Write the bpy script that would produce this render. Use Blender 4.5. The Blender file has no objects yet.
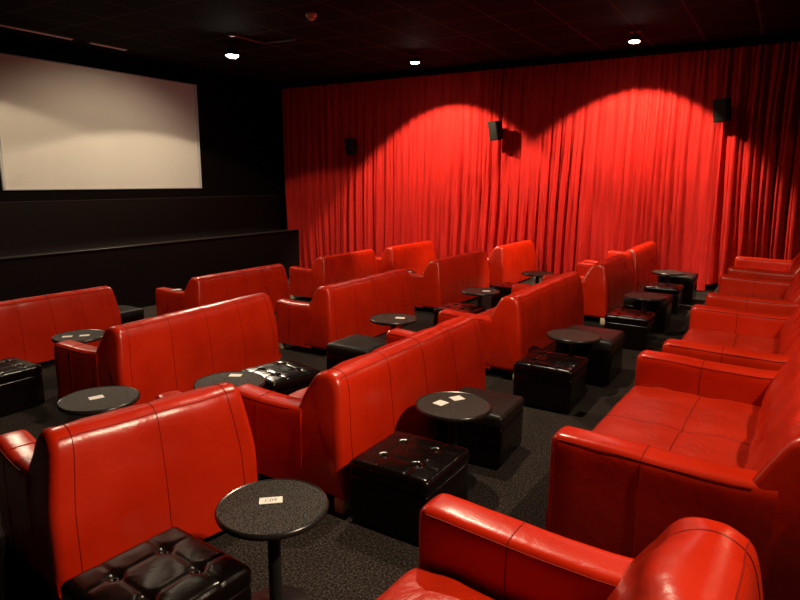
import bpy, bmesh, math, random
from mathutils import Vector, Matrix, noise
C = bpy.context.scene.collection
R = math.radians
random.seed(4)

# ------------------------------------------------------------------ materials
def mat(name):
    m = bpy.data.materials.new(name); m.use_nodes = True
    nt = m.node_tree; nt.nodes.clear()
    out = nt.nodes.new('ShaderNodeOutputMaterial')
    b = nt.nodes.new('ShaderNodeBsdfPrincipled')
    nt.links.new(b.outputs[0], out.inputs[0])
    return m, nt, b
def setp(b, col=None, rough=None, spec=None, metal=None, coat=None, sheen=None):
    if col: b.inputs['Base Color'].default_value = (*col, 1)
    if rough is not None: b.inputs['Roughness'].default_value = rough
    if spec is not None: b.inputs['Specular IOR Level'].default_value = spec
    if metal is not None: b.inputs['Metallic'].default_value = metal
    if coat is not None: b.inputs['Coat Weight'].default_value = coat; b.inputs['Coat Roughness'].default_value = .15
    if sheen is not None: b.inputs['Sheen Weight'].default_value = sheen
def node(nt, typ, **kw):
    n = nt.nodes.new(typ)
    for k, v in kw.items():
        if k in n.inputs: n.inputs[k].default_value = v
        else: setattr(n, k, v)
    return n
def ramp(nt, fac, stops):
    r = nt.nodes.new('ShaderNodeValToRGB'); nt.links.new(fac, r.inputs[0])
    e = r.color_ramp.elements
    e[0].position, e[0].color = stops[0][0], (*stops[0][1], 1)
    e[1].position, e[1].color = stops[-1][0], (*stops[-1][1], 1)
    for p, c in stops[1:-1]:
        k = e.new(p); k.color = (*c, 1)
    return r
def bump(nt, b, hs, strength=.3, dist=.01):
    prev = None
    for h, s, d in hs:
        bn = node(nt, 'ShaderNodeBump'); bn.inputs['Strength'].default_value = s; bn.inputs['Distance'].default_value = d
        nt.links.new(h, bn.inputs['Height'])
        if prev: nt.links.new(prev.outputs[0], bn.inputs['Normal'])
        prev = bn
    nt.links.new(prev.outputs[0], b.inputs['Normal'])

def leather(name, c0, c1, rough, wr, grain=.10, spec=.5):
    m, nt, b = mat(name); setp(b, c0, rough, spec)
    g = node(nt, 'ShaderNodeNewGeometry'); p = g.outputs['Position']
    n1 = node(nt, 'ShaderNodeTexNoise', Scale=3.0, Detail=4.0); nt.links.new(p, n1.inputs['Vector'])
    r = ramp(nt, n1.outputs[0], [(.3, c0), (.7, c1)]); nt.links.new(r.outputs[0], b.inputs['Base Color'])
    v = node(nt, 'ShaderNodeTexVoronoi', Scale=170.0); nt.links.new(p, v.inputs['Vector'])
    n2 = node(nt, 'ShaderNodeTexNoise', Scale=7.0, Detail=5.0, Roughness=.55, Distortion=1.2); nt.links.new(p, n2.inputs['Vector'])
    n3 = node(nt, 'ShaderNodeTexNoise', Scale=40.0, Detail=2.0); nt.links.new(p, n3.inputs['Vector'])
    rr = node(nt, 'ShaderNodeMapRange'); rr.inputs[3].default_value = rough - .06; rr.inputs[4].default_value = rough + .10
    nt.links.new(n1.outputs[0], rr.inputs[0]); nt.links.new(rr.outputs[0], b.inputs['Roughness'])
    bump(nt, b, [(n2.outputs[0], wr, .03), (n3.outputs[0], wr * .4, .006), (v.outputs[0], grain, .002)])
    return m
M = {}
M['red'] = leather('red_leather', (.44, .0125, .0010), (.53, .0175, .0016), .27, .10, .06, .48)
M['redseat'] = leather('creased_red_leather', (.37, .0115, .0010), (.46, .0160, .0016), .38, .35, .06, .36)
M['seam'] = leather('red_leather_seam', (.19, .0045, .0015), (.22, .006, .002), .55, .05, .05, .15)
M['black'] = leather('black_patent_leather', (.0030, .0016, .0013), (.0045, .0024, .0019), .18, .07, .04, .30)
M['matteblack'] = leather('black_smooth_leather', (.009, .007, .006), (.014, .011, .009), .42, .06, .05, .25)

def simple(name, col, rough, metal=0, spec=.5, nscale=60, bs=.1):
    m, nt, b = mat(name); setp(b, col, rough, spec, metal)
    g = node(nt, 'ShaderNodeNewGeometry')
    n = node(nt, 'ShaderNodeTexNoise', Scale=float(nscale), Detail=3.0); nt.links.new(g.outputs['Position'], n.inputs['Vector'])
    r = ramp(nt, n.outputs[0], [(.3, tuple(c * .85 for c in col)), (.7, tuple(min(1, c * 1.15) for c in col))])
    nt.links.new(r.outputs[0], b.inputs['Base Color'])
    bump(nt, b, [(n.outputs[0], bs, .003)])
    return m
M['metal'] = simple('black_gloss_metal', (.012, .010, .010), .28)
M['chrome'] = simple('chrome', (.6, .58, .55), .2, 1)
M['legwood'] = simple('pale_wood', (.62, .52, .36), .5)
M['plastic'] = simple('white_plastic', (.75, .68, .6), .45)
M['speaker'] = simple('speaker_black', (.005, .0042, .0035), .6, 0, .2)
M['grille'] = simple('speaker_grille', (.010, .009, .0065), .8, 0, .15, nscale=300, bs=.5)
M['card'] = simple('card_white', (.85, .80, .74), .6)
M['ink'] = simple('card_ink', (.22, .20, .2), .7)
M['wall'] = simple('black_wall_paint', (.0018, .0006, .0005), .85, 0, .06, nscale=20)
M['panel'] = simple('black_stage_panel', (.0034, .0011, .0010), .7, 0, .10, nscale=20)
M['ledge'] = simple('black_gloss_ledge', (.02, .016, .016), .3, 0, .3)
M['slot'] = simple('pale_metal_strip', (.75, .66, .62), .4)
M['conduit'] = simple('grey_conduit', (.10, .08, .075), .5)
M['border'] = simple('screen_border', (.30, .30, .29), .6)

# pebbled glass table top
m, nt, b = mat('pebbled_black_glass'); setp(b, (.035, .03, .027), .42, .12)
g = node(nt, 'ShaderNodeNewGeometry')
v = node(nt, 'ShaderNodeTexVoronoi', Scale=120.0); nt.links.new(g.outputs['Position'], v.inputs['Vector'])
n = node(nt, 'ShaderNodeTexNoise', Scale=160.0); nt.links.new(g.outputs['Position'], n.inputs['Vector'])
r = ramp(nt, n.outputs[0], [(.35, (.005, .004, .004)), (.68, (.075, .062, .053))]); nt.links.new(r.outputs[0], b.inputs['Base Color'])
bump(nt, b, [(v.outputs[0], .7, .004)]); M['glass'] = m
# carpet
m, nt, b = mat('charcoal_carpet'); setp(b, (.05, .04, .035), .95, .03)
g = node(nt, 'ShaderNodeNewGeometry')
n = node(nt, 'ShaderNodeTexNoise', Scale=75.0, Detail=6.0, Roughness=.75); nt.links.new(g.outputs['Position'], n.inputs['Vector'])
n2 = node(nt, 'ShaderNodeTexNoise', Scale=3.0, Detail=3.0); nt.links.new(g.outputs['Position'], n2.inputs['Vector'])
r = ramp(nt, n.outputs[0], [(.36, (.006, .0045, .004)), (.5, (.040, .031, .027)), (.66, (.15, .12, .105))])
mx = node(nt, 'ShaderNodeMixRGB', blend_type='MULTIPLY'); mx.inputs[0].default_value = .5
nt.links.new(r.outputs[0], mx.inputs[1]); nt.links.new(n2.outputs[0], mx.inputs[2]); nt.links.new(mx.outputs[0], b.inputs['Base Color'])
bump(nt, b, [(n.outputs[0], .8, .02)]); M['carpet'] = m
# velvet
m, nt, b = mat('red_velvet'); setp(b, (.66, .02, .018), .75, .12, sheen=.15)
b.inputs['Sheen Tint'].default_value = (1, .12, .08, 1)
g = node(nt, 'ShaderNodeNewGeometry')
mp = node(nt, 'ShaderNodeMapping'); mp.inputs['Scale'].default_value = (9, 9, .6); nt.links.new(g.outputs['Position'], mp.inputs[0])
n = node(nt, 'ShaderNodeTexNoise', Scale=1.5, Detail=5.0); nt.links.new(mp.outputs[0], n.inputs['Vector'])
r = ramp(nt, n.outputs[0], [(.3, (.58, .017, .013)), (.7, (.74, .030, .022))]); nt.links.new(r.outputs[0], b.inputs['Base Color'])
n2 = node(nt, 'ShaderNodeTexNoise', Scale=400.0); nt.links.new(g.outputs['Position'], n2.inputs['Vector'])
bump(nt, b, [(n.outputs[0], .25, .02), (n2.outputs[0], .1, .002)]); M['velvet'] = m
# screen cloth
m, nt, b = mat('projection_cloth'); setp(b, (.80, .76, .68), .85, .2)
g = node(nt, 'ShaderNodeNewGeometry')
n = node(nt, 'ShaderNodeTexNoise', Scale=500.0); nt.links.new(g.outputs['Position'], n.inputs['Vector'])
n2 = node(nt, 'ShaderNodeTexNoise', Scale=1.1, Detail=3.0); nt.links.new(g.outputs['Position'], n2.inputs['Vector'])
bump(nt, b, [(n2.outputs[0], .25, .05), (n.outputs[0], .08, .002)]); M['screen'] = m
# ceiling tiles with grid
m, nt, b = mat('dark_ceiling_tiles'); setp(b, (.012, .008, .008), .85, .05)
g = node(nt, 'ShaderNodeNewGeometry')
sx = node(nt, 'ShaderNodeSeparateXYZ'); nt.links.new(g.outputs['Position'], sx.inputs[0])
def gridline(sock, period, off, w):
    a = node(nt, 'ShaderNodeMath', operation='ADD'); nt.links.new(sock, a.inputs[0]); a.inputs[1].default_value = off + 100 * period
    mo = node(nt, 'ShaderNodeMath', operation='MODULO'); nt.links.new(a.outputs[0], mo.inputs[0]); mo.inputs[1].default_value = period
    l = node(nt, 'ShaderNodeMath', operation='LESS_THAN'); nt.links.new(mo.outputs[0], l.inputs[0]); l.inputs[1].default_value = w
    return l.outputs[0]
l1 = gridline(sx.outputs[0], .88, 5.08, .035); l2 = gridline(sx.outputs[1], .96, -.6, .035)
mxx = node(nt, 'ShaderNodeMath', operation='MAXIMUM'); nt.links.new(l1, mxx.inputs[0]); nt.links.new(l2, mxx.inputs[1])
r = ramp(nt, mxx.outputs[0], [(.0, (.010, .007, .007)), (1.0, (.06, .042, .040))]); nt.links.new(r.outputs[0], b.inputs['Base Color'])
n = node(nt, 'ShaderNodeTexNoise', Scale=80.0); nt.links.new(g.outputs['Position'], n.inputs['Vector'])
bump(nt, b, [(mxx.outputs[0], .5, .01), (n.outputs[0], .2, .004)]); M['ceiling'] = m
# lamp glow
m, nt, b = mat('lamp_glow'); setp(b, (1, 1, 1), .5)
b.inputs['Emission Color'].default_value = (1, .93, .80, 1); b.inputs['Emission Strength'].default_value = 160; M['glow'] = m

# ------------------------------------------------------------------ helpers
def tag(o, label=None, cat=None, group=None, kind=None):
    if label: o['label'] = label
    if cat: o['category'] = cat
    if group: o['group'] = group
    if kind: o['kind'] = kind
    return o
def obj(name, bm, mats, parent=None, smooth=True, loc=None):
    me = bpy.data.meshes.new(name)
    bmesh.ops.recalc_face_normals(bm, faces=bm.faces[:])
    bm.to_mesh(me); bm.free()
    for mm in (mats if isinstance(mats, (list, tuple)) else [mats]): me.materials.append(mm)
    if smooth:
        for p in me.polygons: p.use_smooth = True
        try: me.set_sharp_from_angle(angle=R(50))
        except Exception: pass
    o = bpy.data.objects.new(name, me); C.objects.link(o)
    if parent: o.parent = parent
    if loc: o.location = loc
    return o
def empty(name, loc, rz=0):
    o = bpy.data.objects.new(name, None); C.objects.link(o); o.location = loc; o.rotation_euler = (0, 0, rz); o.empty_display_size = .1
    return o
def copy_tree(o, parent=None):
    c = o.copy(); C.objects.link(c); c.parent = parent
    for ch in [x for x in bpy.data.objects if x.parent == o]: copy_tree(ch, c)
    return c
def box(bm, x0, x1, y0, y1, z0, z1, bev=0, seg=2, mi=0):
    g = bmesh.ops.create_cube(bm, size=1); vs = g['verts']
    for v in vs: v.co = Vector(((x0 + x1) / 2 + v.co.x * (x1 - x0), (y0 + y1) / 2 + v.co.y * (y1 - y0), (z0 + z1) / 2 + v.co.z * (z1 - z0)))
    es = list({e for v in vs for e in v.link_edges})
    if bev: bmesh.ops.bevel(bm, geom=es, offset=bev, segments=seg, affect='EDGES', profile=.5, clamp_overlap=True)
    return bm
def lathe(bm, prof, n=32, cx=0, cy=0):
    rings = []
    for r, z in prof:
        rings.append([bm.verts.new((cx + r * math.cos(2 * math.pi * i / n), cy + r * math.sin(2 * math.pi * i / n), z)) for i in range(n)])
    for a, b_ in zip(rings, rings[1:]):
        for i in range(n): bm.faces.new((a[i], a[(i + 1) % n], b_[(i + 1) % n], b_[i]))
    bm.faces.new(rings[0][::-1]); bm.faces.new(rings[-1])
    return bm
def tube(bm, pts, r, n=6, mi=0):
    pts = [Vector(p) for p in pts]; rings = []
    for i, p in enumerate(pts):
        t = (pts[min(i + 1, len(pts) - 1)] - pts[max(i - 1, 0)]).normalized()
        a = t.cross(Vector((0.31, .2, .93)))
        if a.length < .05: a = t.cross(Vector((1, 0, 0)))
        a.normalize(); b_ = t.cross(a)
        rings.append([bm.verts.new(p + r * (math.cos(2 * math.pi * k / n) * a + math.sin(2 * math.pi * k / n) * b_)) for k in range(n)])
    fs = []
    for a, b_ in zip(rings, rings[1:]):
        for i in range(n): fs.append(bm.faces.new((a[i], a[(i + 1) % n], b_[(i + 1) % n], b_[i])))
    fs.append(bm.faces.new(rings[0][::-1])); fs.append(bm.faces.new(rings[-1]))
    for f_ in fs: f_.material_index = mi
    return bm
def catmull(pts, k, closed=False):
    out = []; n = len(pts); segs = n if closed else n - 1
    for i in range(segs):
        P = [Vector(pts[(i + j) % n] if closed else pts[max(0, min(n - 1, i + j))]) for j in (-1, 0, 1, 2)]
        for s in range(k):
            t = s / k
            out.append(.5 * ((2 * P[1]) + (P[2] - P[0]) * t + (2 * P[0] - 5 * P[1] + 4 * P[2] - P[3]) * t * t + (3 * P[1] - P[0] - 3 * P[2] + P[3]) * t ** 3))
    if not closed: out.append(Vector(pts[-1]))
    return out
def inset(loop, d):
    """loop of 2-D Vectors (any winding); moved inwards by d"""
    n = len(loop); area = sum(loop[i].x * loop[(i + 1) % n].y - loop[(i + 1) % n].x * loop[i].y for i in range(n))
    s = 1 if area > 0 else -1; out = []
    for i in range(n):
        t = (loop[(i + 1) % n] - loop[i - 1]); t.normalize() if t.length else None
        out.append(loop[i] + s * d * Vector((-t.y, t.x)))
    return out
def skin_rings(bm, rings):
    vr = [[bm.verts.new(p) for p in r] for r in rings]
    n = len(vr[0])
    for a, b_ in zip(vr, vr[1:]):
        for i in range(n): bm.faces.new((a[i], a[(i + 1) % n], b_[(i + 1) % n], b_[i]))
    for r, rv in ((rings[0], vr[0]), (rings[-1], vr[-1])):
        c = bm.verts.new(sum((Vector(p) for p in r), Vector()) / n)
        for i in range(n): bm.faces.new((rv[i], rv[(i + 1) % n], c))
    return bm
def axis_lines(h, r, n, k=4):
    r = min(r, h)
    a = [-h + r - r * math.cos(math.pi / 2 * i / k) for i in range(k)]
    m_ = [-h + r + (2 * h - 2 * r) * i / n for i in range(n + 1)]
    return a + m_ + [-x for x in a[::-1]]
def rbox(bm, hx, hy, hz, r, nx=6, ny=6, nz=3, fn=None, c=(0, 0, 0)):
    """rounded box on a grid; fn(p, q) may move a finished vertex p whose box coordinates are q in -1..1"""
    L = [axis_lines(hx, r, nx), axis_lines(hy, r, ny), axis_lines(hz, r, nz)]; H = (hx, hy, hz)
    cache = {}
    def vert(p):
        key = tuple(round(x, 5) for x in p)
        if key in cache: return cache[key]
        q = Vector(p); core = Vector([max(-H[i] + r, min(H[i] - r, q[i])) for i in range(3)])
        d = q - core
        # map the square corner grid on to the sphere corner
        if d.length > 1e-9:
            m_ = max(abs(d.x), abs(d.y), abs(d.z))
            e = Vector([d[i] for i in range(3)])
            q2 = core + e.normalized() * r * 1.0 if m_ > r - 1e-6 else core + e
        else: q2 = q
        nq = Vector([q[i] / H[i] for i in range(3)])
        if fn: q2 = fn(q2, nq)
        cache[key] = bm.verts.new(q2 + Vector(c)); return cache[key]
    for ax in range(3):
        a, b_ = [i for i in range(3) if i != ax]
        for s in (-1, 1):
            for i in range(len(L[a]) - 1):
                for j in range(len(L[b_]) - 1):
                    vs = []
                    for u, w_ in ((i, j), (i + 1, j), (i + 1, j + 1), (i, j + 1)):
                        p = [0, 0, 0]; p[ax] = s * H[ax]; p[a] = L[a][u]; p[b_] = L[b_][w_]; vs.append(vert(p))
                    vs = list(dict.fromkeys(vs))
                    if len(vs) >= 3:
                        try: bm.faces.new(vs)
                        except ValueError: pass
    return bm
def fbm(p, s, seed=0): return noise.noise(Vector(p) * s + Vector((seed * 7.3, seed * 3.1, seed * 1.7)))
def sstep(a, b_, x):
    t = max(0, min(1, (x - a) / (b_ - a))); return t * t * (3 - 2 * t)

# ------------------------------------------------------------------ sofas
PROF = [(.0, .09), (.006, .20), (.014, .36), (.030, .52), (.05, .66), (.068, .76), (.088, .815), (.12, .846), (.165, .858), (.215, .848), (.258, .815), (.295, .755), (.338, .67), (.375, .59), (.405, .50), (.425, .38), (.43, .25), (.43, .09)]
def sofa(label, xb, y0, y1, z0, depth=.95, rz=0, panels=4, seed=1, taper=.05, th=1.0):
    """sofa facing -x; xb is the outer back plane, y0..y1 its length"""
    L = y1 - y0; hl = L / 2; rnd = random.Random(seed)
    root = empty('leather_sofa', (xb, (y0 + y1) / 2, z0), rz)
    tag(root, label, 'sofa', 'red leather sofas in rows')
    prof = [Vector((p[0] * th, p[1])) for p in catmull([(a, b_, 0) for a, b_ in PROF[:]], 3)]
    # backrest ---------------------------------------------------------
    seams = [-hl + .11 + (L - .22) * i / panels for i in range(panels + 1)]
    rr = .05
    vs = []
    for k in range(5): vs.append((-hl + rr * (1 - math.sin(math.pi / 2 * k / 4)), rr * (1 - math.cos(math.pi / 2 * (1 - k / 4))) if False else rr * (1 - math.cos(math.pi / 2 * (4 - k) / 4)) * 1.0))
    ends = []
    for k in range(5):
        a = math.pi / 2 * k / 4
        ends.append((rr * (1 - math.sin(a)), rr * (1 - math.cos(math.pi / 2 - a)) if False else rr * (1 - math.sin(a)) ** 1))
    ends = [(rr * (1 - math.sin(math.pi / 2 * k / 4)), rr * (1 - math.cos(math.pi / 2 * k / 4))) for k in range(5)]
    # k=0: v offset rr, inset 0 ; k=4: v offset 0, inset rr
    seq = [(-hl + d, ins) for d, ins in ends[::-1]]
    nmid = max(10, int(L / .055))
    inner0, inner1 = -hl + rr, hl - rr
    seq += [(inner0 + (inner1 - inner0) * i / nmid, 0) for i in range(1, nmid)]
    seq += [(hl - d, ins) for d, ins in ends]
    def place(u, z, v):
        tp = taper * sstep(.42, .86, z) * (1 if abs(v) < 1e9 else 0)
        v2 = v * (1 - tp / hl)
        # pillows between seams on the inside and slight ones outside
        dseam = min(abs(v - s) for s in seams)
        pil = sstep(0, .12, dseam)
        if u > .2 and z > .40: u = u + .022 * pil * sstep(.40, .5, z) + .010 * fbm((v, z, u), 5, seed) + .007 * fbm((v * 1.6 + z, z * .7, u), 13, seed + 2)
        elif z > .3 and u < .12: u = u - .006 * pil * sstep(.3, .5, z) + .004 * fbm((v, z, u), 2.5, seed)
        if z > .80: z = z + .004 * fbm((v, u, 3), 6, seed)
        return Vector((-u, v2, z))
    bm = bmesh.new(); rings = []
    for v, ins in seq:
        lp = inset(prof, ins) if ins else prof
        rings.append([place(p.x, p.y, v) for p in lp])
    skin_rings(bm, rings)
    outline = prof[2:-9]
    for s in seams:      # stitched panel seams running up the back and over the top
        tube(bm, [place(p.x, p.y, s) + Vector((.0008, 0, .0006)) for p in outline], .0024, 5, 1)
    # stitched line along the top's outer edge
    tp = [p for p in prof if p.y > .80 and p.x < .13][2]
    tube(bm, [place(tp.x, tp.y, v) + Vector((.001, 0, .001)) for v, ins in seq if ins == 0], .0024, 5, 1)
    obj('backrest', bm, [M['red'], M['seam']], root)
    # arms ---------------------------------------------------------------
    aw = .19
    for sgn in (-1, 1):
        bm = bmesh.new(); rings = []
        r0 = .05
        us = [(.33, 0), (.42, 0), (.5, 0)] + [(.5 + (depth - r0 - .5) * i / 8, 0) for i in range(1, 9)] + [(depth - d, ins) for d, ins in ends[1:]]
        def arm_loop(u):
            h = .612 + .014 * sstep(.6, depth, u) + .010 * (1 - sstep(.36, .5, u)) + .004 * fbm((u, sgn, 1), 5, seed)
            pts = [(-aw / 2, .09), (-aw / 2, .25), (-aw / 2, .42), (-aw / 2 + .001, h - .09), (-aw / 2 + .004, h - .042), (-aw / 2 + .020, h - .010), (-aw / 2 + .055, h), (aw / 2 - .055, h), (aw / 2 - .020, h - .010), (aw / 2 - .004, h - .042), (aw / 2 - .001, h - .09), (aw / 2, .42), (aw / 2, .25), (aw / 2, .09)]
            return [Vector((p[0], p[1])) for p in catmull([(a, b_, 0) for a, b_ in pts], 2)]
        cen = sgn * (hl - aw / 2 - .004)
        for u, ins in us:
            lp = arm_loop(u); lp = inset(lp, ins) if ins else lp
            rings.append([Vector((-u, cen + p.x + .006 * fbm((u, p.x * 3, p.y), 4, seed + sgn) * sstep(.15, .4, p.y), p.y)) for p in lp])
        skin_rings(bm, rings)
        def apt(u, i): 
            p = arm_loop(u)[i]; return Vector((-u, cen + p.x, p.y))
        um = .43 + (depth - .43) * .50
        for uu in (um,):
            lp = arm_loop(uu); q = []
            for p in lp:
                d = Vector((p.x, p.y - .3)).normalized()
                q.append(Vector((-uu, cen + p.x + d.x * .002, p.y + d.y * .0015)))
            tube(bm, q, .0024, 5, 1)
        for i in ((9, 18) if True else ()):    # stitched lines along both top edges
            tube(bm, [apt(u, i) + Vector((0, (.003 if i > 13 else -.003), .001)) for u, ins in us if ins == 0 and u > .40], .0024, 5, 1)
        obj('armrest', bm, [M['red'], M['seam']], root)
    # base and seat -------------------------------------------------------
    iv = hl - aw - .002
    bm = bmesh.new(); box(bm, -(depth - .03), -.40, -iv - .02, iv + .02, .09, .25, .02, 3); obj('seat_base', bm, M['red'], root)
    bm = bmesh.new(); hx = (depth - .005 - .385) / 2
    nse = 2 if L > 1.3 else 1
    def fn(q, nq):
        p = q.copy()
        if nq.z > .3:
            e = (1 - abs(nq.x) ** 3) * (1 - abs(nq.y) ** 6)
            d = min(abs(nq.y * iv - s * iv) for s in ((0,) if nse == 2 else (9,)))
            d2 = abs(nq.x * hx)
            p.z += .035 * e * (.55 + .45 * sstep(0, .16, d)) * (.75 + .25 * sstep(0, .12, d2))
            p.z += .012 * fbm((q.x * 1.2, q.y, 0), 6, seed + 5) + .008 * fbm((q.x * .6, q.y * 2.2, 0), 11, seed + 9)
        if nq.x < -.7: p.x -= .012 * (1 - nq.y ** 4)
        return p
    rbox(bm, hx, iv, .10, .055, 14, 34, 3, fn, (-(.385 + hx), 0, .305))
    def top(x, y):
        nx, ny = x / hx, y / iv
        e = (1 - abs(nx) ** 3) * (1 - abs(ny) ** 6)
        d = min(abs(y - s * iv) for s in ((0,) if nse == 2 else (9,)))
        return .405 + .035 * e * (.55 + .45 * sstep(0, .16, d)) * (.75 + .25 * sstep(0, .12, abs(x))) + .012 * fbm((x * 1.2, y, 0), 6, seed + 5) + .008 * fbm((x * .6, y * 2.2, 0), 11, seed + 9)
    if nse == 2: tube(bm, [(-(.385 + hx) + x, 0, top(x, 0)) for x in [-hx * .95 + 2 * hx * .95 * i / 14 for i in range(15)]], .004, 5, 1)
    tube(bm, [(-(.385 + hx), y, top(0, y)) for y in [-iv * .97 + 2 * iv * .97 * i / 40 for i in range(41)]], .004, 5, 1)
    obj('seat_cushion', bm, [M['redseat'], M['seam']], root)
    for a in (-.05, -(depth - .06)):
        for sgn in (-1, 1):
            bm = bmesh.new(); box(bm, a - .035, a + .035, sgn * (hl - .05) - .035, sgn * (hl - .05) + .035, 0, .094, .004, 1)
            obj('leg', bm, M['legwood'], root)
    return root

zA, zB, zD = -.28, -.12, .15
S = [
 # back row (along the right of the photo)
 ('red leather sofa at the very bottom right, seen from above its back end', .08, .12, 2.00, zD, 1.195, R(-2.5), 4),
 ('red leather sofa with a wide empty seat, second nearest along the right edge', .46, 2.76, 4.70, zD, 1.30, R(-2), 4),
 ('red leather sofa behind the big empty seat, third in the back row on the right', .56, 5.00, 6.84, zD, 1.27, 0, 4),
 ('red leather sofa fourth along the back row, showing two arms at the right edge', .58, 7.50, 9.30, zD, 1.24, 0, 4),
 ('red leather sofa at the curtain end of the back row, far right', .60, 10.02, 11.78, zD, 1.24, 0, 4),
 # third row
 ('short two-panel red leather sofa at the lower left, turned slightly, its back filling the corner', -2.50, 1.28, 2.38, 0, .93, R(-11), 2),
 ('red leather sofa in the picture centre, its long back above the tufted ottoman', -2.06, 2.70, 4.80, 0, .97, 0, 4),
 ('red leather sofa behind the black ottoman pair at centre right, creased near top corner', -2.07, 5.64, 7.88, 0, .97, R(-.5), 4),
 ('red leather sofa second from the curtain in the third row, small curved arm end', -1.98, 8.68, 10.60, 0, .97, 0, 4),
 ('red leather sofa at the curtain end of the third row, tallest against the drapes', -1.98, 10.78, 12.78, 0, .97, 0, 4),
 # second row
 ('bright red four-panel leather sofa at left centre, behind the short sofa', -4.66, 2.98, 5.04, zB, .97, R(3), 4),
 ('red leather sofa in the second row just behind the central sofa, dark near arm', -4.40, 5.56, 7.54, zB, .90, 0, 4),
 ('red leather sofa in the second row, third along, behind a tufted stool', -4.47, 8.42, 10.36, zB, .90, 0, 4),
 ('red leather sofa at the curtain end of the second row, small and square', -4.45, 10.94, 12.78, zB, .90, 0, 4),
 # front row
 ('dark red leather sofa cut by the left edge, nearest the screen', -7.37, 2.30, 4.86, zA, .90, 0, 6),
 ('red leather sofa in the front row standing before the black stage panel', -6.99, 5.82, 7.76, zA, 1.02, 0, 4),
 ('red leather sofa in the front row overlapping the curtain corner', -7.01, 8.70, 10.48, zA, .90, 0, 4),
 ('red leather sofa at the curtain end of the front row, pale top edge lit from above', -6.90, 10.86, 12.78, zA, .90, 0, 4),
]
for i, (lab, xb, y0, y1, z0, dp, rz, pn) in enumerate(S):
    sofa(lab, xb, y0, y1, z0, dp, rz, pn, seed=i + 1, th=1.13 if z0 == zD else 1.0)

# ------------------------------------------------------------------ ottomans
def ottoman_proto(tufted):
    root = empty('ottoman', (0, 0, 0)); h = .25
    bm = bmesh.new(); rbox(bm, h - .004, h - .004, .145, .014, 6, 6, 4, lambda p, q: Vector((p.x - .006 * math.cos(q.z * 1.5) * 0, p.y, p.z)), (0, 0, .165))
    obj('body', bm, M['black'], root)
    B = [(sx * .105, sy * .105) for sx in (-1, 1) for sy in (-1, 1)]
    def fn(p, q):
        p = p.copy()
        if q.z > .3:
            p.z += .010 * (1 - q.x ** 6) * (1 - q.y ** 6)
            if tufted:
                for bx, by in B:
                    d = math.hypot(p.x - bx, p.y - by); p.z -= .024 * math.exp(-(d / .022) ** 2)
                for c in (-.105, .105):
                    p.z -= .004 * math.exp(-((p.x - c) / .009) ** 2) + .004 * math.exp(-((p.y - c) / .009) ** 2)
            p.z += .0018 * fbm(p, 12, 3)
        return p
    bm = bmesh.new(); rbox(bm, h + .003, h + .003, .048, .03, 44 if tufted else 10, 44 if tufted else 10, 2, fn, (0, 0, .352))
    top = obj('cushion', bm, M['black'] if tufted else M['matteblack'], root)
    if tufted:
        for bx, by in B:
            bm = bmesh.new(); lathe(bm, [(.001, .386), (.009, .387), (.012, .390), (.010, .394), (.004, .396)], 12, bx, by); obj('button', bm, M['black'], top)
    for sx in (-1, 1):
        for sy in (-1, 1):
            bm = bmesh.new(); lathe(bm, [(.016, 0), (.018, .004), (.018, .022)], 14, sx * .20, sy * .20); obj('foot', bm, M['chrome'], root)
    return root
otT = ottoman_proto(True); otP = ottoman_proto(False)
used = set()
def ottoman(x, y, z, rz, label, tufted=True, sx=1, sz=1):
    p = otT if tufted else otP
    if p.name in used: o = copy_tree(p)
    else: o = p; used.add(p.name)
    o.location = (x, y, z); o.rotation_euler = (0, 0, rz); o.scale = (sx, sx, sz)
    tag(o, label, 'ottoman', 'black ottomans'); return o
O = [
 (-2.03, 1.40, 0, R(-4), 'shiny black tufted ottoman at the bottom edge, below the short sofa back', True, 1.08),
 (-1.735, 2.93, 0, 0, 'black tufted ottoman in the centre foreground against the central sofa back', True, 1.06),
 (-1.755, 3.98, 0, R(3), 'plain flat-topped black ottoman just behind the table with two cards', False),
 (-1.66, 5.30, 0, 0, 'glossy black ottoman on the aisle beyond the plain one, in front of a bare table', True, 1.06),
 (-1.56, 6.22, 0, 0, 'black ottoman directly behind the bare round table on the aisle', False, 1.12, 1.18),
 (-1.49, 7.78, 0, 0, 'black ottoman before the second table along the aisle beyond the big pair', True),
 (-1.47, 8.82, 0, 0, 'black ottoman behind the second far aisle table', False, 1.1, 1.15),
 (-1.49, 10.22, 0, 0, 'black ottoman before the last aisle table near the curtain', True),
 (-1.43, 11.25, 0, 0, 'black ottoman at the foot of the red curtain by the aisle', False, 1.1, 1.15),
 (-3.50, 3.72, 0, R(-12), 'black ottoman lying before the central sofa seat, beside a white card', True),
 (-3.46, 4.84, 0, 0, 'dark ottoman half hidden between the second row back and the central sofa', False),
 (-3.40, 6.92, 0, 0, 'black tufted ottoman against the third sofa back of the second row', True),
 (-3.45, 8.85, 0, 0, 'black ottoman by the last second row sofa, mostly hidden', True),
 (-5.96, 2.66, zB, 0, 'black ottoman with two gleaming edges at the left border', True),
 (-5.68, 9.50, zB, 0, 'black ottoman seen between two second row sofas, below a small card', False),
 (-8.02, 5.22, zA, 0, 'black ottoman with a bright edge between the two nearest front row sofas', False),
]
for x, y, z, rz, lab, tf, *sc in O: ottoman(x, y, z, rz, lab, tf, *sc)

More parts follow.
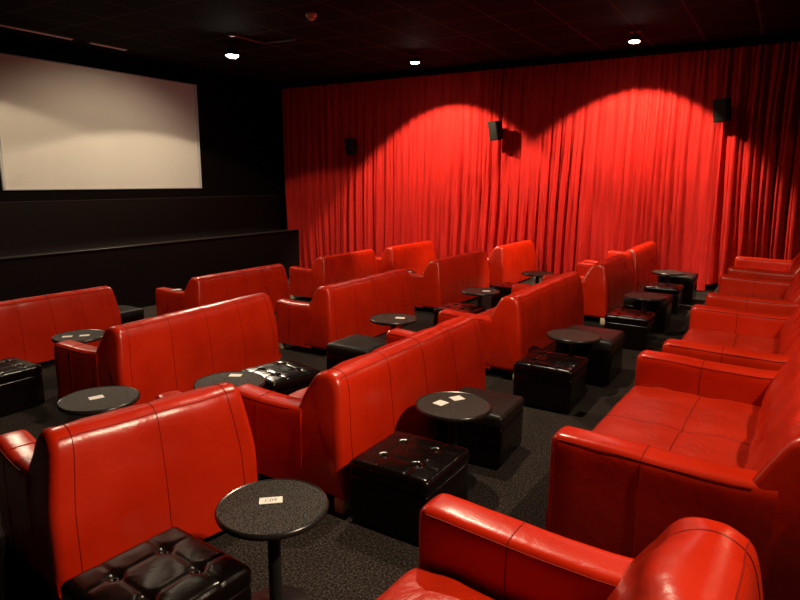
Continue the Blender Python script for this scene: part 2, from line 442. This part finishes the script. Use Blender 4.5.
# ------------------------------------------------------------------ pedestal tables
def table_proto():
    root = empty('side_table', (0, 0, 0))
    bm = bmesh.new(); lathe(bm, [(.20, .520), (.238, .524), (.2385, .5455)], 56)
    t = obj('table_top', bm, M['glass'], root)
    bm = bmesh.new()
    n = 56; pr = [(.2375, .520), (.246, .519), (.252, .526), (.254, .536), (.250, .546), (.244, .549), (.2375, .546)]
    rings = [[bm.verts.new((r * math.cos(2 * math.pi * i / n), r * math.sin(2 * math.pi * i / n), z)) for i in range(n)] for r, z in pr]
    for k in range(len(pr)):
        a, b_ = rings[k], rings[(k + 1) % len(pr)]
        for i in range(n): bm.faces.new((a[i], a[(i + 1) % n], b_[(i + 1) % n], b_[i]))
    obj('rim', bm, M['metal'], t)
    bm = bmesh.new(); lathe(bm, [(.032, .03), (.030, .06), (.030, .49), (.05, .505), (.09, .521)], 24); obj('pole', bm, M['metal'], root)
    bm = bmesh.new(); lathe(bm, [(.165, 0), (.17, .006), (.168, .014), (.12, .024), (.05, .032), (.034, .045)], 40); obj('base', bm, M['metal'], root)
    return root
tb = table_proto(); first = [True]
def table(x, y, z, label):
    o = tb if first[0] else copy_tree(tb); first[0] = False
    o.location = (x, y, z); o.rotation_euler = (0, 0, random.uniform(0, 6))
    tag(o, label, 'table', 'round pedestal tables'); return o
T = [
 (-1.83, 1.87, 0, 'round black pedestal table in the foreground holding one printed card'),
 (-1.72, 3.45, 0, 'round black table with two white cards, between two ottomans at centre'),
 (-1.60, 5.74, 0, 'bare round black table between the two big aisle ottomans'),
 (-1.42, 8.28, 0, 'bare round black table second along the aisle beyond the big pair'),
 (-1.52, 10.72, 0, 'small far round black table on the aisle near the curtain'),
 (-3.76, 2.26, 0, 'round black table with a white card behind the short lower left sofa'),
 (-3.29, 2.97, 0, 'round dark table with a card, half hidden by the short sofa'),
 (-3.42, 5.38, 0, 'round black table with a card in front of the second row, above the central sofa'),
 (-3.34, 7.40, 0, 'round black table with a card behind a tufted ottoman, middle distance'),
 (-3.25, 9.38, 0, 'small round black table by the last second row sofa'),
 (-5.90, 3.40, zB, 'round black table with two cards by the left arm of the four-panel sofa'),
 (-5.52, 8.92, zB, 'far small table with a white card between two second row sofas'),
]
for a in T: table(*a)

# cards -------------------------------------------------------------------
def card(x, y, z, rz, label, w=.085, d=.04, text=None):
    root = empty('reservation_card', (x, y, z), rz)
    tag(root, label, 'card', 'white cards on the tables')
    bm = bmesh.new(); box(bm, -w / 2, w / 2, -d / 2, d / 2, 0, .003, 0); obj('card_stock', bm, M['card'], root, smooth=False)
    if text:
        cu = bpy.data.curves.new('text', 'FONT'); cu.body = text; cu.size = d * .62; cu.align_x = 'CENTER'; cu.align_y = 'CENTER'
        to = bpy.data.objects.new('tmp', cu); C.objects.link(to)
        dg = bpy.context.evaluated_depsgraph_get(); me = bpy.data.meshes.new_from_object(to.evaluated_get(dg))
        bpy.data.objects.remove(to); me.materials.clear(); me.materials.append(M['ink'])
        o = bpy.data.objects.new('printed_number', me); C.objects.link(o); o.parent = root; o.location = (0, 0, .0035)
    return root
zt = .5475
card(-1.86, 1.89, zt, R(42), 'white card with a grey printed number on the foreground round table', .105, .055, 'C09')
card(-1.80, 3.42, zt, R(80), 'left of two blank white cards on the central round table', .085, .075)
card(-1.75, 3.56, zt, R(60), 'right of two blank white cards on the central round table', .085, .075)
card(-3.78, 2.25, zt, R(70), 'white card on the table behind the short lower left sofa', .09, .06)
card(-3.36, 3.09, zt, R(30), 'white card on the half hidden table by the short sofa', .09, .06)
card(-3.36, 5.42, zt, R(20), 'white card on the small table above the central sofa back', .10, .07)
card(-3.26, 7.42, zt, R(30), 'white card on the table behind the middle distance tufted ottoman', .10, .07)
card(-5.95, 3.30, zB + zt, R(50), 'left of two white cards on the left side table', .09, .06)
card(-5.85, 3.42, zB + zt, R(50), 'right of two white cards on the left side table', .09, .06)
card(-5.42, 8.98, zB + zt, R(30), 'tiny white card on the far table between second row sofas', .12, .08)
card(-7.60, 5.92, zA + .626, R(80), 'tiny pale card lying on the arm of the front row sofa before the stage panel', .12, .09)

# ------------------------------------------------------------------ room
def struct(name, bm, m, smooth=False):
    o = obj(name, bm, m, None, smooth); o['kind'] = 'structure'; return o
XF, XB, YN, YF, ZC = -12.0, 3.2, -2.6, 13.35, 4.45
bm = bmesh.new()
def slab(x0, x1, y0, y1, z): box(bm, x0, x1, y0, y1, -.8, z)
slab(XF, -8.75, YN, YF, -.45); slab(-8.75, -6.85, YN, YF, zA); slab(-6.85, -4.30, YN, YF, zB); slab(-4.30, -.90, 2.36, YF, 0)
slab(-4.30, -1.16, YN, 2.36, 0); slab(-.90, XB, 2.36, YF, zD); slab(-1.16, XB, YN, 2.36, zD)
struct('floor', bm, M['carpet'])
bm = bmesh.new(); box(bm, XF, XB, YN, YF, ZC, ZC + .1); struct('ceiling', bm, M['ceiling'])
bm = bmesh.new(); box(bm, XF - .1, XF, YN, YF, -.8, ZC); struct('wall_front', bm, M['wall'])
bm = bmesh.new(); box(bm, XB, XB + .1, YN, YF, -.8, ZC); struct('wall_back', bm, M['wall'])
bm = bmesh.new(); box(bm, XF, XB, YF, YF + .1, -.8, ZC); struct('wall_right', bm, M['wall'])
bm = bmesh.new(); box(bm, XF, XB, YN - .1, YN, -.8, ZC); struct('wall_left', bm, M['wall'])
# stage panel and ledge under the screen
bm = bmesh.new(); box(bm, XF, -10.22, YN, 11.68, -.45, .725); struct('trim_1', bm, M['panel'])
bm = bmesh.new(); box(bm, -10.40, -10.20, YN, 11.69, .725, .745, .006, 1); struct('trim_2', bm, M['ledge'])
bm = bmesh.new(); box(bm, XF, -11.86, YN, 12.80, -.45, 1.52); struct('trim_3', bm, M['panel'])
bm = bmesh.new(); box(bm, XF, -11.85, YN, 12.80, 1.52, 1.535, .004, 1); struct('trim_4', bm, M['ledge'])
bm = bmesh.new(); box(bm, XF, XB, 12.75, 13.2, 4.335, ZC); struct('trim_5', bm, M['wall'])

# projection screen
scr = empty('projection_screen', (-11.84, 7.88, 1.76))
tag(scr, 'large blank pale projection screen on the black front wall', 'screen')
hy, hz = 2.15, 2.30
bm = bmesh.new(); gx = [[bm.verts.new((.01 + .010 * fbm((0, j * .11, i * .1), 1.0, 2), -hy + 2 * hy * j / 40, hz * i / 24)) for j in range(41)] for i in range(25)]
for i in range(24):
    for j in range(40): bm.faces.new((gx[i][j], gx[i][j + 1], gx[i + 1][j + 1], gx[i + 1][j]))
bmesh.ops.solidify(bm, geom=bm.faces[:], thickness=.006)
obj('screen_cloth', bm, M['screen'], scr)
bm = bmesh.new(); box(bm, -.15, -.012, -hy - .1, hy + .1, -.222, hz + .1); obj('backing', bm, M['wall'], scr, False)
for a in ((hy - .0, hy + .07, 0, hz), (-hy - .05, -hy, 0, hz)):
    bm = bmesh.new(); box(bm, -.012, .03, *a, .006, 1); o = obj('side_border', bm, M['border'], scr, False)
for a in ((-hy - .05, hy + .07, -.022, 0), (-hy - .05, hy + .07, hz, hz + .02)):
    bm = bmesh.new(); box(bm, -.012, .03, *a, .006, 1); o = obj('edge_border', bm, M['border'], scr, False)

# ------------------------------------------------------------------ curtains
def curtain(label, xt0, xt1, xb0, xb1, seed, per=.24, amp=.07, flare=None, zb=-.3):
    bm = bmesh.new(); W = xt1 - xt0; n = max(40, int(W / .016)); rows = 44; grid = []
    for i in range(rows + 1):
        t = i / rows; z = 4.34 - (4.34 - zb) * t; row = []
        for j in range(n + 1):
            s = j / n; xs = xt0 + s * W
            e = t ** 1.2
            x = xs * (1 - e) + (xb0 + s * (xb1 - xb0)) * e
            ph = 2 * math.pi * xs / per + 3.2 * fbm((xs, 0, 0), 1.1, seed) + 1.8 * fbm((xs, t * 1.3, 0), .8, seed + 3)
            def rdg(q): return 2 * (1 - abs(math.sin(q / 2)) ** .62) - 1
            f = .85 * rdg(ph) + .40 * rdg(2.3 * ph + 1.3 + 3 * fbm((xs, t * .6, 1), .9, seed)) * (1 - .35 * t)
            big = fbm((xs, t * .7, 5), .9, seed + 8)
            loc = .30 + 1.0 * max(0, min(1, .5 + 1.5 * fbm((xs, t * 1.0, 9), 1.1, seed + 11)))
            ed = sstep(0, .05, min(s, 1 - s) * W)
            A = 1.55 * amp * (.32 + .85 * t ** .7) * loc
            y = 13.0 + (A * f + .08 * big * t) * ed
            top = .022 * math.sin(2 * math.pi * xs / .095) * (1 - sstep(.0, .20, t))
            y += top
            x += .25 * A * math.cos(ph) * t * ed
            if flare:
                c, w_, d = flare
                k = math.exp(-((x - c) / w_) ** 2); y -= d * k * t ** 4
            row.append(bm.verts.new((x, y, z)))
        grid.append(row)
    for i in range(rows):
        for j in range(n): bm.faces.new((grid[i][j], grid[i][j + 1], grid[i + 1][j + 1], grid[i + 1][j]))
    bmesh.ops.solidify(bm, geom=bm.faces[:], thickness=.004)
    o = obj('curtain', bm, M['velvet']); tag(o, label, 'curtain', 'red velvet curtains along the side wall'); return o
curtain('red velvet curtain panel beside the dark screen wall, its left edge in shade', -11.86, -7.42, -11.75, -7.42, 1, zb=-.44)
curtain('widest red velvet curtain panel, hanging behind the middle wall speaker', -7.415, -2.66, -7.415, -2.68, 2, zb=-.10)
curtain('narrow bright red velvet curtain panel just left of the right wall speaker', -2.655, -1.22, -2.675, -1.12, 3, flare=(-1.05, .5, .55), zb=.02)
curtain('dim red velvet curtain panel at the far right, below and beyond the right wall speaker', -1.215, 3.1, -1.115, 3.1, 4, .27, .085, flare=(-1.05, .5, .55), zb=.16)

# ------------------------------------------------------------------ speakers
def speaker(x, z, rz, label):
    root = empty('wall_speaker', (x, 12.72, z), rz)
    tag(root, label, 'speaker', 'black speakers on the curtain wall')
    bm = bmesh.new(); w, d, h = .13, .10, .20
    rings = []
    for yy, s in ((-d, 1.0), (-d + .02, 1.04), (d * .3, .98), (d, .72)):
        rings.append([Vector((sx * w * s, yy, sz * h * (s if yy > 0 else 1))) for sx, sz in ((-1, -1), (1, -1), (1, 1), (-1, 1))])
    skin_rings(bm, rings); o = obj('cabinet', bm, M['speaker'], root, False); o.rotation_euler = (R(12), 0, 0)
    bm = bmesh.new(); box(bm, -w * .92, w * .92, -d - .012, -d + .004, -h * .94, h * .94, .01, 2); g_ = obj('grille', bm, M['grille'], root); g_.rotation_euler = (R(12), 0, 0)
    bm = bmesh.new(); tube(bm, [(0, d * .8, -.02), (0, .2, .0), (.0, .6, .0)], .018, 10); obj('bracket', bm, M['metal'], root)
speaker(-9.35, 2.78, R(-20), 'black wall speaker on the left part of the red curtain, nearest the screen')
speaker(-5.49, 3.04, R(-25), 'black wall speaker on the middle of the red curtain, casting a shadow right')
speaker(-1.15, 3.25, R(-25), 'black wall speaker at the right of the curtain in shade')

# ------------------------------------------------------------------ ceiling lamps
def lamp(x, y, label, power, ang, tilt=(0, 0), visible=True, zl=4.16, col=(1, .80, .56), blend=.10, size=.04, sc=1.0, sz=1.0):
    if visible: zl = ZC - .285 * sz - .02
    if visible:
        root = empty('ceiling_spotlight', (x, y, ZC)); root.scale = (sc, sc, sz); tag(root, label, 'light', 'ceiling spotlights')
        bm = bmesh.new(); lathe(bm, [(.07, 0), (.07, -.015), (.05, -.022)], 24); obj('ceiling_plate', bm, M['metal'], root)
        bm = bmesh.new(); tube(bm, [(0, 0, -.02), (0, 0, -.11)], .012, 10); obj('stem', bm, M['metal'], root)
        bm = bmesh.new(); n = 28
        pr = [(.005, -.10), (.045, -.105), (.07, -.15), (.078, -.235), (.068, -.235), (.06, -.17), (.005, -.16)]
        rings = [[bm.verts.new((r * math.cos(2 * math.pi * i / n), r * math.sin(2 * math.pi * i / n), z)) for i in range(n)] for r, z in pr]
        for a, b_ in zip(rings, rings[1:]):
            for i in range(n): bm.faces.new((a[i], a[(i + 1) % n], b_[(i + 1) % n], b_[i]))
        obj('housing', bm, M['metal'], root)
        bm = bmesh.new(); lathe(bm, [(.004, -.275), (.03, -.272), (.05, -.258), (.062, -.238), (.062, -.215), (.03, -.19)], 24)
        obj('bulb', bm, M['glow'], root)
    l = bpy.data.lights.new('spot_beam', 'SPOT'); l.energy = power; l.color = col; l.spot_size = R(ang); l.spot_blend = blend; l.shadow_soft_size = size
    o = bpy.data.objects.new('spot_beam', l); C.objects.link(o); o.location = (x, y, zl); o.rotation_euler = (R(tilt[0]), R(tilt[1]), 0)
    return o
lamp(-9.05, 8.60, 'ceiling spotlight at the left, the largest glow beside the screen', 440, 136, sc=1.8, sz=1.0)
lamp(-6.67, 11.24, 'ceiling spotlight above the middle of the red curtain', 1200, 98, (24, 0), sc=1.35, sz=.65, blend=.22)
lamp(-2.48, 11.40, 'ceiling spotlight above the right half of the red curtain', 1200, 98, (24, 5), sc=1.35, sz=.65, blend=.22)
for x, y, p_, tl in ((-2.45, 4.70, 470, (0, 0)), (1.75, 2.55, 560, (0, 0)), (1.9, 9.5, 60, (0, 0)), (-6.2, 4.6, 16, (0, 0)), (-9.6, 4.4, 280, (0, 0)), (-8.6, 7.6, 320, (0, 38))):  # the tilted one is an added wash for the upper screen, no fixture
    lamp(x, y, '', p_, 146 if tl == (0, 0) else 110, tl, visible=False, blend=.10 if tl == (0, 0) else .6)

lamp(1.9, 2.5, '', 600, 52, (-10, 51), visible=False, blend=.9)  # unseen spot added to brighten the back of the short sofa
# small ceiling things -------------------------------------------------------
sd = empty('smoke_detector', (-6.46, 7.78, ZC)); tag(sd, 'small white round smoke detector on the dark ceiling', 'smoke detector')
bm = bmesh.new(); lathe(bm, [(.085, 0), (.088, -.03), (.075, -.045)], 28); obj('detector_base', bm, M['plastic'], sd)
bm = bmesh.new(); lathe(bm, [(.055, -.045), (.055, -.075), (.035, -.09), (.01, -.092)], 28); obj('sensor_head', bm, M['plastic'], sd)
cd = empty('cable_conduit', (-8.4, 8.2, ZC)); tag(cd, 'thin grey bent conduit running along the ceiling near the left lamp', 'conduit')
bm = bmesh.new(); tube(bm, [(-.12, -.08, -.02), (-.10, .45, -.02), (-.08, .66, -.02), (.25, .70, -.02), (.6, .72, -.02)], .022, 10); obj('pipe', bm, M['conduit'], cd)
bm = bmesh.new(); lathe(bm, [(.07, 0), (.07, -.03), (.05, -.04)], 20, -.12, -.08); obj('junction_box', bm, M['chrome'], cd)
for (xa, ya, xb2, yb2, lab) in ((-11.35, 5.6, -11.35, 6.92, 'pale thin ceiling strip above the screen, cut by the left edge'), (-11.35, 7.26, -11.35, 8.0, 'pale thin ceiling strip above the middle of the screen'), ):
    s_ = empty('ceiling_strip', (xa, ya, ZC)); tag(s_, lab, 'ceiling strip', 'pale strips on the ceiling')
    bm = bmesh.new(); box(bm, -.02, .02, 0, yb2 - ya, -.03, 0, .004, 1); obj('strip_cover', bm, M['slot'], s_)
    bm = bmesh.new(); box(bm, -.06, .06, -.03, yb2 - ya + .03, -.012, 0, .003, 1); obj('strip_backing', bm, M['metal'], s_)

# ------------------------------------------------------------------ camera, world
Xc, Yc_, Zc = (.84880238, -.10906883, -.5173379), (.52864702, .15994961, .83363568), (.00817568, .98108109, -.19342452)
cam = bpy.data.cameras.new('camera'); co = bpy.data.objects.new('camera', cam); C.objects.link(co)
co.matrix_world = Matrix([(a[0], a[1], -a[2], t) for a, t in ((Xc, 0), (Yc_, 0), (Zc, 2.0))] + [(0, 0, 0, 1)])
cam.sensor_width = 36; cam.lens = 615 / 800 * 36; cam.clip_start = .05
bpy.context.scene.camera = co
w = bpy.data.worlds.new('world'); bpy.context.scene.world = w; w.use_nodes = True
w.node_tree.nodes['Background'].inputs[0].default_value = (.02, .006, .006, 1); w.node_tree.nodes['Background'].inputs[1].default_value = .3
vs_ = bpy.context.scene.view_settings
vs_.view_transform = 'Standard'; vs_.look = 'None'; vs_.gamma = 1; vs_.use_curve_mapping = False; vs_.exposure = 0
